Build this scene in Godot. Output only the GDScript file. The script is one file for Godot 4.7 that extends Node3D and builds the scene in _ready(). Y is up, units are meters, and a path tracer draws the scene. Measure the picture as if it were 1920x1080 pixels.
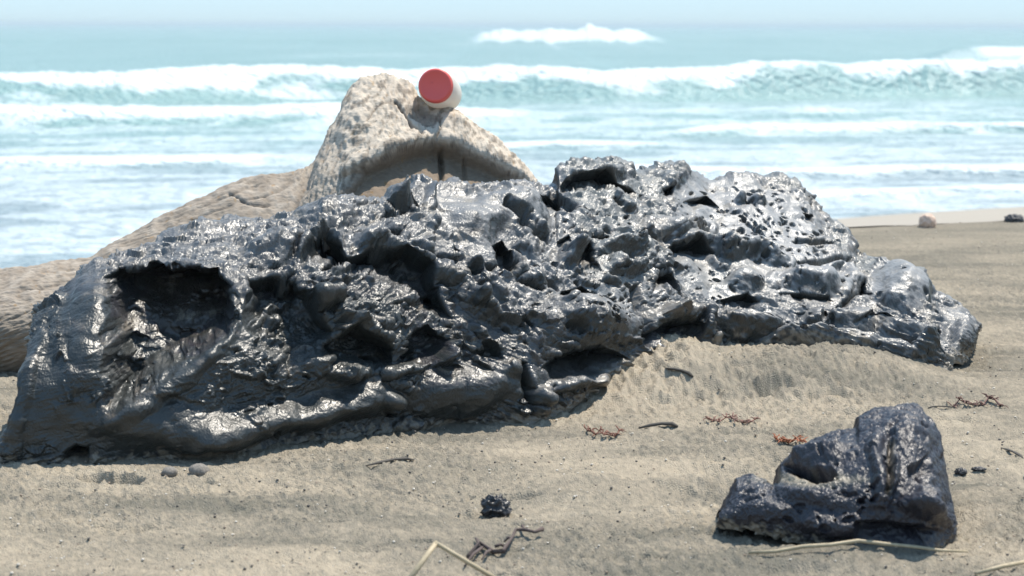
extends Node3D

# ---------------------------------------------------------------- measures
const F := 4330.0            # focal length in units of the 1920 wide frame
const EYE := 0.6             # camera height over the sand
const TILT := 6.4957         # degrees downwards
const SEA := -0.9            # sea level
const SLOPE := 0.3           # wave crests run at a slight angle to the view

var rng := RandomNumberGenerator.new()
var gstamps: Array = []
var n_dune: FastNoiseLite
var n_streak: FastNoiseLite
var n_crust: FastNoiseLite
var n_crumb: FastNoiseLite
var n_where: FastNoiseLite
var n_clump: FastNoiseLite
var n_mid: FastNoiseLite

func at(px: float, py: float, d: float) -> Vector3:
	var t := deg_to_rad(TILT)
	var x := (px - 960.0) / F * d
	var y := (540.0 - py) / F * d
	return Vector3(x, EYE + y * cos(t) - d * sin(t), -y * sin(t) - d * cos(t))

func on_ground(px: float, py: float) -> Vector3:
	# where a line of sight meets the sand
	var o := Vector3(0, EYE, 0)
	var dir := at(px, py, 1.0) - o
	var d := 2.0
	while d < 30.0:
		var p := o + dir * d
		if p.y <= ground(p.x, p.z) + micro(p.x, p.z):
			break
		d += 0.01
	var q := o + dir * d
	return Vector3(q.x, ground(q.x, q.z) + micro(q.x, q.z), q.z)

func noise(seed_: int, freq: float, oct := 3, kind := FastNoiseLite.TYPE_SIMPLEX_SMOOTH, fractal := FastNoiseLite.FRACTAL_FBM) -> FastNoiseLite:
	var n := FastNoiseLite.new()
	n.seed = seed_
	n.noise_type = kind
	n.frequency = freq
	n.fractal_type = fractal
	n.fractal_octaves = oct
	return n

func lin(r: float, g: float, b: float) -> Color:
	return Color(r, g, b).linear_to_srgb()

func tex(seed_: int, size: int, freq: float, oct: int, lo: float, hi: float, kind := FastNoiseLite.TYPE_SIMPLEX_SMOOTH, fractal := FastNoiseLite.FRACTAL_FBM) -> NoiseTexture2D:
	var t := NoiseTexture2D.new()
	t.width = size
	t.height = size
	t.seamless = true
	t.noise = noise(seed_, freq, oct, kind, fractal)
	var g := Gradient.new()
	g.set_color(0, Color(lo, lo, lo))
	g.set_color(1, Color(hi, hi, hi))
	t.color_ramp = g
	return t

func poly(pts: PackedFloat32Array, x: float) -> float:
	# piecewise smooth table of x, y pairs
	var n := pts.size() / 2
	if x <= pts[0]:
		return pts[1]
	for i in n - 1:
		var x1 := pts[i * 2 + 2]
		if x < x1:
			var x0 := pts[i * 2]
			return lerpf(pts[i * 2 + 1], pts[i * 2 + 3], (x - x0) / (x1 - x0))
	return pts[n * 2 - 1]

# ---------------------------------------------------------------- naming
var names := {}
func numbered(called: String) -> String:
	var k: int = names.get(called, -1) + 1
	names[called] = k
	return called if k == 0 else "%s_%03d" % [called, k]

func tag(o: Node3D, label: String, category := "", group := "", kind := "") -> Node3D:
	if label:
		o.set_meta("label", label)
	if category:
		o.set_meta("category", category)
	if group:
		o.set_meta("group", group)
	if kind:
		o.set_meta("kind", kind)
	return o

func put(called: String, mesh: Mesh, mat: Material, parent: Node = self, where := Vector3.ZERO) -> MeshInstance3D:
	var o := MeshInstance3D.new()
	o.name = numbered(called) if parent == self else called
	o.mesh = mesh
	o.material_override = mat
	o.position = where
	parent.add_child(o, true)
	return o

# ---------------------------------------------------------------- meshes
func grid_mesh(p: PackedVector3Array, nu: int, nv: int, col: PackedColorArray, uv: PackedVector2Array, origin := Vector3.ZERO, flip := false) -> ArrayMesh:
	var nrm := PackedVector3Array()
	nrm.resize(nu * nv)
	var sgn := -1.0 if flip else 1.0
	for j in nv:
		var ja: int = maxi(j - 1, 0) * nu
		var jb: int = mini(j + 1, nv - 1) * nu
		for i in nu:
			var ia: int = maxi(i - 1, 0)
			var ib: int = mini(i + 1, nu - 1)
			var n: Vector3 = (p[j * nu + ib] - p[j * nu + ia]).cross(p[jb + i] - p[ja + i])
			nrm[j * nu + i] = n.normalized() * sgn if n.length_squared() > 1e-20 else Vector3.UP
	if origin != Vector3.ZERO:
		for k in p.size():
			p[k] -= origin
	var idx := PackedInt32Array()
	idx.resize((nu - 1) * (nv - 1) * 6)
	var k := 0
	for j in nv - 1:
		for i in nu - 1:
			var a := j * nu + i
			var b := a + 1
			var c := a + nu
			var d := c + 1
			if flip:
				idx[k] = a; idx[k + 1] = b; idx[k + 2] = c
				idx[k + 3] = b; idx[k + 4] = d; idx[k + 5] = c
			else:
				idx[k] = a; idx[k + 1] = c; idx[k + 2] = b
				idx[k + 3] = b; idx[k + 4] = c; idx[k + 5] = d
			k += 6
	var arr := []
	arr.resize(Mesh.ARRAY_MAX)
	arr[Mesh.ARRAY_VERTEX] = p
	arr[Mesh.ARRAY_NORMAL] = nrm
	if col.size():
		arr[Mesh.ARRAY_COLOR] = col
	if uv.size():
		arr[Mesh.ARRAY_TEX_UV] = uv
	arr[Mesh.ARRAY_INDEX] = idx
	var m := ArrayMesh.new()
	m.add_surface_from_arrays(Mesh.PRIMITIVE_TRIANGLES, arr)
	return m

func tube(st: SurfaceTool, pts: PackedVector3Array, radii: PackedFloat32Array, sides := 8, flat := 1.0) -> void:
	var rings := []
	var side := Vector3.UP
	for i in pts.size():
		var dir := (pts[mini(i + 1, pts.size() - 1)] - pts[maxi(i - 1, 0)]).normalized()
		var a := dir.cross(Vector3.UP)
		if a.length() < 0.05:
			a = dir.cross(Vector3.RIGHT)
		a = a.normalized()
		var b := a.cross(dir).normalized()
		var ring := PackedVector3Array()
		for k in sides:
			var t := TAU * k / sides
			ring.append(pts[i] + (a * cos(t) + b * sin(t) * flat) * radii[i])
		rings.append(ring)
	for i in pts.size() - 1:
		for k in sides:
			var k2 := (k + 1) % sides
			var a: Vector3 = rings[i][k]; var b: Vector3 = rings[i][k2]
			var c: Vector3 = rings[i + 1][k]; var d: Vector3 = rings[i + 1][k2]
			for v in [a, b, c, b, d, c]:
				st.add_vertex(v)
	for e in [0, pts.size() - 1]:
		for k in sides:
			var k2 := (k + 1) % sides
			var vs := [pts[e], rings[e][k2], rings[e][k]] if e == 0 else [pts[e], rings[e][k], rings[e][k2]]
			for v in vs:
				st.add_vertex(v)

func lathe(profile: PackedVector2Array, sides := 48) -> ArrayMesh:
	# profile: (radius, along z)
	var st := SurfaceTool.new()
	st.begin(Mesh.PRIMITIVE_TRIANGLES)
	for i in profile.size() - 1:
		for k in sides:
			var t0 := TAU * k / sides
			var t1 := TAU * (k + 1) / sides
			var a := Vector3(cos(t0) * profile[i].x, sin(t0) * profile[i].x, profile[i].y)
			var b := Vector3(cos(t1) * profile[i].x, sin(t1) * profile[i].x, profile[i].y)
			var c := Vector3(cos(t0) * profile[i + 1].x, sin(t0) * profile[i + 1].x, profile[i + 1].y)
			var d := Vector3(cos(t1) * profile[i + 1].x, sin(t1) * profile[i + 1].x, profile[i + 1].y)
			for v in [a, b, c, b, d, c]:
				st.add_vertex(v)
	st.index()
	st.generate_normals()
	return st.commit()

# ---------------------------------------------------------------- carved bodies
# A body is a skin laid over a foot line and a crest line, which bulges, leans back
# and falls away behind; hollows, ridges, rolls and pits are then worked into it.
class Body:
	var c0 := 0.0; var c1 := 100.0; var step := 2.0
	var foot: PackedFloat32Array; var crest: PackedFloat32Array
	var foot_d: PackedFloat32Array; var crest_d: PackedFloat32Array
	var lean0 := 0.0; var lean1 := 0.0; var lean_w := 1.0
	var rows := 100; var back_rows := 30; var end_cols := 26
	var bury := 18.0; var power: PackedFloat32Array = [0, 1.5]; var belly := 0.02; var thick := 0.3; var end_depth := 0.25; var end_in := 60.0
	var cave := 0.0; var straight := 0.0; var dig := 0.85; var ease := 1.15; var warp := 8.0; var blur := 70.0; var fade := 28.0; var floor_keep := 0.35
	var hollows := []   # [depth, soft, x, y, x, y ...]
	var ridges := []    # [amount, width, x, y, x, y ...]
	var blobs := []     # [amount, x, y, rx, ry, angle]
	var calm := []      # [amount, x, y, rx, ry, angle]

func build_body(b: Body, worker: Callable) -> Array:
	var inner := int((b.c1 - b.c0) / b.step) + 1
	var nu := inner + 2 * b.end_cols
	var nv := b.rows + b.back_rows
	var p := PackedVector3Array(); p.resize(nu * nv)
	var xs := PackedFloat32Array(); xs.resize(nu * nv)
	var ys := PackedFloat32Array(); ys.resize(nu * nv)
	var footy := PackedFloat32Array(); footy.resize(nu)
	var cresty := PackedFloat32Array(); cresty.resize(nu)
	for i in nu:
		var e := 0.0
		var dirn := 1.0
		var c := b.c0 + (i - b.end_cols) * b.step
		if i < b.end_cols:
			e = float(b.end_cols - i) / b.end_cols
			c = b.c0
		elif i >= nu - b.end_cols:
			e = float(i - (nu - b.end_cols - 1)) / b.end_cols
			c = b.c1
			dirn = -1.0
		var u := (c - b.c0) / (b.c1 - b.c0)
		var xt := c + b.lean0 * (1.0 - smoothstep(0.0, b.lean_w, c - b.c0)) + b.lean1 * (1.0 - smoothstep(0.0, b.lean_w, b.c1 - c))
		var yb := poly(b.foot, c) + b.bury
		var yt := poly(b.crest, xt)
		var soft := 0.0
		for q in 9:
			soft += poly(b.crest, clampf(xt + (q - 4) * b.blur * 0.25, b.crest[0], b.crest[b.crest.size() - 2]))
		soft = lerpf(yt, soft / 9.0, 1.0 - e)
		var db := poly(b.foot_d, c)
		var dt := poly(b.crest_d, xt)
		var pw := poly(b.power, c)
		var inx := dirn * b.end_in * (e * e) * 1.0
		var extra := b.end_depth * sin(e * PI / 2.0)
		yt = lerpf(yt, yb - 4.0, e * e * 0.75)
		soft = lerpf(soft, yb - 4.0, e * e * 0.75)
		db += extra
		dt += extra * 0.8
		footy[i] = yb
		cresty[i] = yt
		for j in nv:
			var k := j * nu + i
			if j < b.rows:
				var t := float(j) / (b.rows - 1)
				var x := lerpf(c, xt, t) + inx
				var y := lerpf(yb, soft, t) + (yt - soft) * pow(t, 5.0)
				var d := db + (dt - db) * pow(t, pw) - b.belly * sin(PI * t)
				p[k] = at(x, y, d)
				xs[k] = x - inx - dirn * e * 60.0
				ys[k] = y
			else:
				var t := float(j - b.rows + 1) / b.back_rows
				var top := at(xt + inx, yt, dt)
				var a := t * PI / 2.0
				var q := top + Vector3(0, 0, -b.thick * sin(a))
				q.y = lerpf(-0.06, top.y, cos(a))
				p[k] = q
				xs[k] = xt - dirn * e * 60.0
				ys[k] = yt - t * 260.0
	# base normals
	var nrm := PackedVector3Array(); nrm.resize(nu * nv)
	var disp := PackedFloat32Array(); disp.resize(nu * nv)
	var still := PackedFloat32Array(); still.resize(nu * nv)
	var cut := PackedFloat32Array(); cut.resize(nu * nv)
	var xw := PackedFloat32Array(); xw.resize(nu * nv)
	var yw := PackedFloat32Array(); yw.resize(nu * nv)
	var w1 := noise(91, 0.009, 2)
	var w2 := noise(92, 0.009, 2)
	for j in nv:
		var ja: int = maxi(j - 6, 0) * nu
		var jb: int = mini(j + 6, nv - 1) * nu
		for i in nu:
			var k := j * nu + i
			var n: Vector3 = (p[j * nu + mini(i + 9, nu - 1)] - p[j * nu + maxi(i - 9, 0)]).cross(p[jb + i] - p[ja + i])
			nrm[k] = n.normalized() if n.length_squared() > 1e-16 else Vector3.UP
			xw[k] = xs[k] + b.warp * w1.get_noise_2d(xs[k], ys[k]) * 1.6
			yw[k] = ys[k] + b.warp * w2.get_noise_2d(xs[k], ys[k]) * 1.3
	var span := func(x0: float, x1: float) -> Array:
		var m := maxf(absf(b.lean0), absf(b.lean1)) + b.warp * 2.0 + 4.0
		return [clampi(int((x0 - m - b.c0) / b.step) + b.end_cols, 0, nu), clampi(int((x1 + m - b.c0) / b.step) + b.end_cols + 1, 0, nu)]
	var rows_of := func(i: int, y0: float, y1: float) -> Array:
		var h := maxf(footy[i] - cresty[i], 1.0)
		var m := b.warp * 2.0 + 4.0
		var r0 := int((footy[i] - y1 - m) / h * (b.rows - 1))
		var r1 := int((footy[i] - y0 + m) / h * (b.rows - 1)) + 1
		if y0 - m < cresty[i]:
			r1 = nv
		return [clampi(r0, 0, nv), clampi(r1, 0, nv)]
	for s in b.blobs + b.calm:
		var r: float = maxf(s[3], s[4])
		var ca := cos(deg_to_rad(s[5])); var sa := sin(deg_to_rad(s[5]))
		var cx: float = s[1]; var cy: float = s[2]; var rx: float = s[3]; var ry: float = s[4]; var amt: float = s[0]
		var is_calm: bool = s.size() > 6
		var cols: Array = span.call(cx - r, cx + r)
		for i in range(cols[0], cols[1]):
			var rr: Array = rows_of.call(i, cy - r, cy + r)
			for j in range(rr[0], rr[1]):
				var k := j * nu + i
				var dx := xw[k] - cx
				var dy := yw[k] - cy
				var a := (dx * ca + dy * sa) / rx
				var c := (dy * ca - dx * sa) / ry
				var q := a * a + c * c
				if q < 1.0:
					if is_calm:
						still[k] = maxf(still[k], amt * smoothstep(0.0, 0.5, 1.0 - q))
					else:
						disp[k] += amt * (1.0 - q) * (1.0 - q) if amt > 0.0 else amt * smoothstep(0.0, 0.55, 1.0 - q)
	for s in b.ridges:
		var amt: float = s[0]
		var wid: float = s[1]
		var n := int((s.size() - 2) / 2)
		var x0 := 1e9; var x1 := -1e9; var y0 := 1e9; var y1 := -1e9
		for q in n:
			x0 = minf(x0, s[2 + q * 2]); x1 = maxf(x1, s[2 + q * 2])
			y0 = minf(y0, s[3 + q * 2]); y1 = maxf(y1, s[3 + q * 2])
		var cols: Array = span.call(x0 - wid, x1 + wid)
		for i in range(cols[0], cols[1]):
			var rr: Array = rows_of.call(i, y0 - wid, y1 + wid)
			for j in range(rr[0], rr[1]):
				var k := j * nu + i
				var v := Vector2(xw[k], yw[k])
				var best := 1e9
				for q in n - 1:
					var a := Vector2(s[2 + q * 2], s[3 + q * 2])
					var ab := Vector2(s[4 + q * 2], s[5 + q * 2]) - a
					var t := clampf((v - a).dot(ab) / ab.length_squared(), 0.0, 1.0)
					best = minf(best, (v - a - ab * t).length_squared())
				var r := best / (wid * wid)
				if r < 1.0 and amt > 0.0:
					var ends := minf(v.distance_to(Vector2(s[2], s[3])), v.distance_to(Vector2(s[s.size() - 2], s[s.size() - 1])))
					disp[k] += amt * smoothstep(-0.6 * wid, 2.0 * wid, ends) * (sqrt(1.0 - r) * 0.2 + 0.8 * (1.0 - r) * (1.0 - r))
				elif r < 1.0:
					disp[k] += amt * (sqrt(1.0 - r) * 0.2 + 0.8 * (1.0 - r) * (1.0 - r)) if amt > 0.0 else amt * (1.0 - sqrt(r))
	for s in b.hollows:
		var depth: float = s[0] * b.dig
		var soft: float = s[1] * b.ease
		var pg := PackedVector2Array()
		var x0 := 1e9; var x1 := -1e9; var y0 := 1e9; var y1 := -1e9
		for q in int((s.size() - 2) / 2):
			pg.append(Vector2(s[2 + q * 2], s[3 + q * 2]))
			x0 = minf(x0, pg[q].x); x1 = maxf(x1, pg[q].x)
			y0 = minf(y0, pg[q].y); y1 = maxf(y1, pg[q].y)
		var cols: Array = span.call(x0, x1)
		for i in range(cols[0], cols[1]):
			var rr: Array = rows_of.call(i, y0, y1)
			for j in range(rr[0], rr[1]):
				var k := j * nu + i
				var v := Vector2(lerpf(xs[k], xw[k], 0.5), lerpf(ys[k], yw[k], 0.5))
				if v.x < x0 or v.x > x1 or v.y < y0 or v.y > y1 or not Geometry2D.is_point_in_polygon(v, pg):
					continue
				# steep under the upper rim, running out gently at the lower one
				var best := 1e9
				for q in pg.size():
					var a := pg[q]
					var ab := pg[(q + 1) % pg.size()] - a
					var t := clampf((v - a).dot(ab) / ab.length_squared(), 0.0, 1.0)
					var dl := v - a - ab * t
					var ln := dl.length()
					var wgt := lerpf(0.11 if s[1] > 20.0 else 0.3, 1.0, smoothstep(-0.8, 0.2, dl.y / maxf(ln, 0.01)))
					best = minf(best, ln * wgt)
				var low := (v.y - y0) / maxf(y1 - y0, 1.0)
				var deep := depth * smoothstep(0.0, 1.0, clampf(best / soft, 0.0, 1.0)) * (1.0 - 0.25 * low)
				disp[k] -= deep * (1.0 - b.straight)
				cut[k] += deep * b.straight
	var col := PackedColorArray(); col.resize(nu * nv)
	for j in nv:
		for i in nu:
			var k := j * nu + i
			var keep := b.floor_keep + (1.0 - b.floor_keep) * smoothstep(0.0, b.fade, ys[k] - cresty[i])
			var side := minf(i - b.end_cols, nu - 1 - b.end_cols - i) * b.step
			keep *= 0.3 + 0.7 * smoothstep(-10.0, 50.0, side)
			p[k] += nrm[k] * disp[k] * keep
			p[k].z -= cut[k] * keep
	if b.cave > 0.0:
		# the open cave at the near end: roof line above, slanting ledge below, cut straight back
		var roof: PackedFloat32Array = [196, 526, 250, 510, 300, 501, 345, 512, 400, 513, 424, 524, 446, 552]
		var jag := noise(93, 0.022, 3)
		for k in nu * b.rows:
			if xs[k] < 170.0 or xs[k] > 470.0:
				continue
			var x := xs[k] + 13.0 * jag.get_noise_2d(xs[k] + 500.0, ys[k])
			var y := ys[k] + 9.0 * jag.get_noise_2d(xs[k], ys[k])
			var ledge := 806.0 - (x - 170.0) * 0.62
			var into := smoothstep(0.0, 15.0, y - poly(roof, x)) * smoothstep(190.0, 222.0, x) * smoothstep(450.0, 395.0, x) * smoothstep(ledge, ledge - 60.0, y)
			p[k].z -= b.cave * into * (0.92 + 0.16 * jag.get_noise_2d(x * 0.4, y * 0.8))
	var fine := PackedVector3Array(); fine.resize(nu * nv)
	for j in nv:
		var ja: int = maxi(j - 1, 0) * nu
		var jb: int = mini(j + 1, nv - 1) * nu
		for i in nu:
			var k := j * nu + i
			var n: Vector3 = (p[j * nu + mini(i + 1, nu - 1)] - p[j * nu + maxi(i - 1, 0)]).cross(p[jb + i] - p[ja + i])
			fine[k] = n.normalized() if n.length_squared() > 1e-18 else nrm[k]
	var extra_d := PackedFloat32Array(); extra_d.resize(nu * nv)
	worker.call(xs, ys, p, fine, disp, still, col, extra_d)
	for k in p.size():
		p[k] += (fine[k] * 0.6 + nrm[k] * 0.4) * extra_d[k]
	return [p, nu, nv, col]

# ---------------------------------------------------------------- sand
func ground(x: float, z: float) -> float:
	var d := -z
	var h := 0.012 * n_dune.get_noise_2d(x * 0.5, z)
	# the foreshore drops to the sea
	var edge := 6.2 + 0.6 * clampf(x, -2.5, 2.5) + 0.10 * n_dune.get_noise_2d(x * 2.0 + 40.0, 3.0)
	if d > edge:
		var far := 16.0 + 0.75 * clampf(x, -6.0, 9.0)
		var t := (d - edge) / (far - edge)
		h = h * maxf(0.0, 1.0 - (d - edge) * 0.8) + (SEA - 0.0) * t if t < 1.0 else SEA - 0.03 * (d - far)
	for s in gstamps:
		var dx: float = x - s[1]
		var dz: float = z - s[2]
		var r: float = s[6]
		if absf(dx) > r or absf(dz) > r:
			continue
		var ca: float = s[7]
		var sa: float = s[8]
		var a: float = (dx * ca + dz * sa) / s[3]
		var c: float = (dz * ca - dx * sa) / s[4]
		var q := a * a + c * c
		if q < 1.0:
			h += s[0] * (smoothstep(0.0, 1.0, 1.0 - q) if s[5] < 0.5 else smoothstep(0.0, 0.5, 1.0 - q))
	return h

func bank_at(x: float, d: float) -> float:
	return exp(-pow((x - 0.33) / 0.28, 2.0) - pow((d - 3.72) / 0.22, 2.0))

func micro(x: float, z: float) -> float:
	var d := -z
	if d < 2.0 or d > 7.2:
		return 0.0
	var near := 1.0 - smoothstep(5.5, 7.2, d)
	var bank := bank_at(x, d)
	var rough := minf(1.0, smoothstep(-0.15, 0.35, n_where.get_noise_2d(x, z * 0.7)) * 0.6 + bank * 1.3)
	var crust := n_crust.get_noise_2d(x, z * 0.8)
	var clod := maxf(0.0, n_clump.get_noise_2d(x + 0.006 * crust, z * 0.8) + 0.55) * smoothstep(-0.2, 0.3, n_mid.get_noise_2d(x * 2.3 + 9.0, z * 2.3))
	var h := (0.0025 + 0.006 * rough) * crust + 0.006 * minf(bank, 1.0) * clod
	h += 0.0075 * n_mid.get_noise_2d(x * 0.6, z) + (0.0018 + 0.0026 * rough) * n_crumb.get_noise_2d(x, z)
	return near * (h + 0.0035 * n_streak.get_noise_2d(x * 0.6, z))

func gstamp(amt: float, px: float, py: float, d: float, rx: float, rz: float, ang := 0.0, crisp := 0.0) -> void:
	var p := at(px, py, d)
	gstamps.append([amt, p.x, p.z, rx, rz, crisp, maxf(rx, rz), cos(deg_to_rad(ang)), sin(deg_to_rad(ang))])

func flat_d(py: float) -> float:
	return EYE * F / ((py - 47.0) * 0.99358)

func make_sand() -> void:
	var rows := PackedFloat32Array()
	for k in 14:
		rows.append(-30.0 + k * 2.2)
	rows.append(0.8); rows.append(1.6); rows.append(2.1)
	var d := 2.3
	while d < 7.4:
		rows.append(d)
		d *= 1.00225
	while d < 20.0:
		rows.append(d)
		d *= 1.008
	while d < 90.0:
		rows.append(d)
		d *= 1.12
	var across := PackedFloat32Array()
	for k in 8:
		across.append(-1.0 - pow((8 - k) / 8.0, 2.5) * 60.0)
	var n := 720
	for k in n + 1:
		across.append(-1.0 + 2.0 * k / n)
	for k in 8:
		across.append(1.0 + pow((k + 1) / 8.0, 2.5) * 60.0)
	var nu := across.size()
	var nv := rows.size()
	var p := PackedVector3Array(); p.resize(nu * nv)
	var col := PackedColorArray(); col.resize(nu * nv)
	var n_patch := noise(21, 1.6, 4)
	var n_speck := noise(28, 150.0, 2)
	n_streak = noise(22, 5.0, 3)
	n_crust = noise(23, 28.0, 4, FastNoiseLite.TYPE_SIMPLEX_SMOOTH, FastNoiseLite.FRACTAL_RIDGED)
	n_crumb = noise(24, 60.0, 3)
	n_where = noise(25, 2.2, 3)
	n_clump = noise(26, 34.0, 2, FastNoiseLite.TYPE_CELLULAR)
	n_mid = noise(27, 9.0, 4)
	for j in nv:
		var dd := rows[j]
		var half := clampf(dd, 2.2, 20.0) * 0.262
		for i in nu:
			var a := across[i]
			var x := a * half
			var z := -dd
			var h := ground(x, z)
			var k := j * nu + i
			var tone := 0.5
			if dd > 2.0 and dd < 20.0 and absf(a) <= 1.0:
				h += micro(x, z)
				var bank := bank_at(x, dd)
				tone = 0.5 + 0.75 * n_patch.get_noise_2d(x * 0.8, z * 1.3) + 0.45 * n_streak.get_noise_2d(x * 0.5, z * 1.5) + 0.35 * bank
				tone += 0.35 * n_crumb.get_noise_2d(x * 0.7, z) + 0.4 * n_speck.get_noise_2d(x, z)
			p[k] = Vector3(x, h, z)
			tone = clampf(tone, 0.0, 1.0)
			var c := Color(0.228, 0.212, 0.176).lerp(Color(0.505, 0.435, 0.335), tone)
			if dd > 5.0:
				c = c.lerp(Color(0.34, 0.308, 0.25), smoothstep(5.0, 7.0, dd) * 0.6)
			col[k] = c
	var m := StandardMaterial3D.new()
	m.vertex_color_use_as_albedo = true
	m.roughness = 1.0
	m.metallic_specular = 0.1
	m.uv1_triplanar = true
	m.uv1_world_triplanar = true
	m.uv1_scale = Vector3(2.3, 2.3, 2.3)
	m.albedo_texture = tex(31, 1024, 0.22, 3, 0.72, 1.0)
	m.heightmap_enabled = true
	m.heightmap_texture = tex(32, 1024, 0.16, 4, 0.0, 1.0)
	m.heightmap_scale = 0.35
	var o := put("sand", grid_mesh(p, nu, nv, col, PackedVector2Array()), m)
	tag(o, "grey and tan beach sand with crumbly dents and ripples", "", "", "structure")

func make_wet_sand() -> void:
	# the smooth damp foreshore, a thin sheet over the dry sand
	var nu := 240
	var nv := 160
	var p := PackedVector3Array(); p.resize(nu * nv)
	var col := PackedColorArray(); col.resize(nu * nv)
	var nn := noise(41, 0.9, 3)
	for j in nv:
		for i in nu:
			var x := -9.0 + 24.0 * i / (nu - 1)
			var t := float(j) / (nv - 1)
			var e := 6.45 + 0.6 * clampf(x, -2.5, 2.5) + 0.12 * nn.get_noise_2d(x * 2.0, 0.0)
			var far := 16.4 + 0.75 * clampf(x, -6.0, 9.0)
			var d := lerpf(e, far, t)
			p[j * nu + i] = Vector3(x, ground(x, -d) + 0.004, -d)
			var v := 0.5 + 0.3 * nn.get_noise_2d(x, d)
			col[j * nu + i] = Color(0.31, 0.275, 0.23).lerp(Color(0.36, 0.325, 0.275), v)
	var m := StandardMaterial3D.new()
	m.vertex_color_use_as_albedo = true
	m.roughness = 0.6
	m.metallic_specular = 0.2
	var o := put("wet_sand", grid_mesh(p, nu, nv, col, PackedVector2Array()), m)
	tag(o, "smooth damp foreshore sloping to the water", "", "", "structure")

# ---------------------------------------------------------------- sea
func hump(t: float, front: float, back: float) -> float:
	var w := front if t < 0.0 else back
	var q := t / w
	return exp(-q * q)

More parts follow.
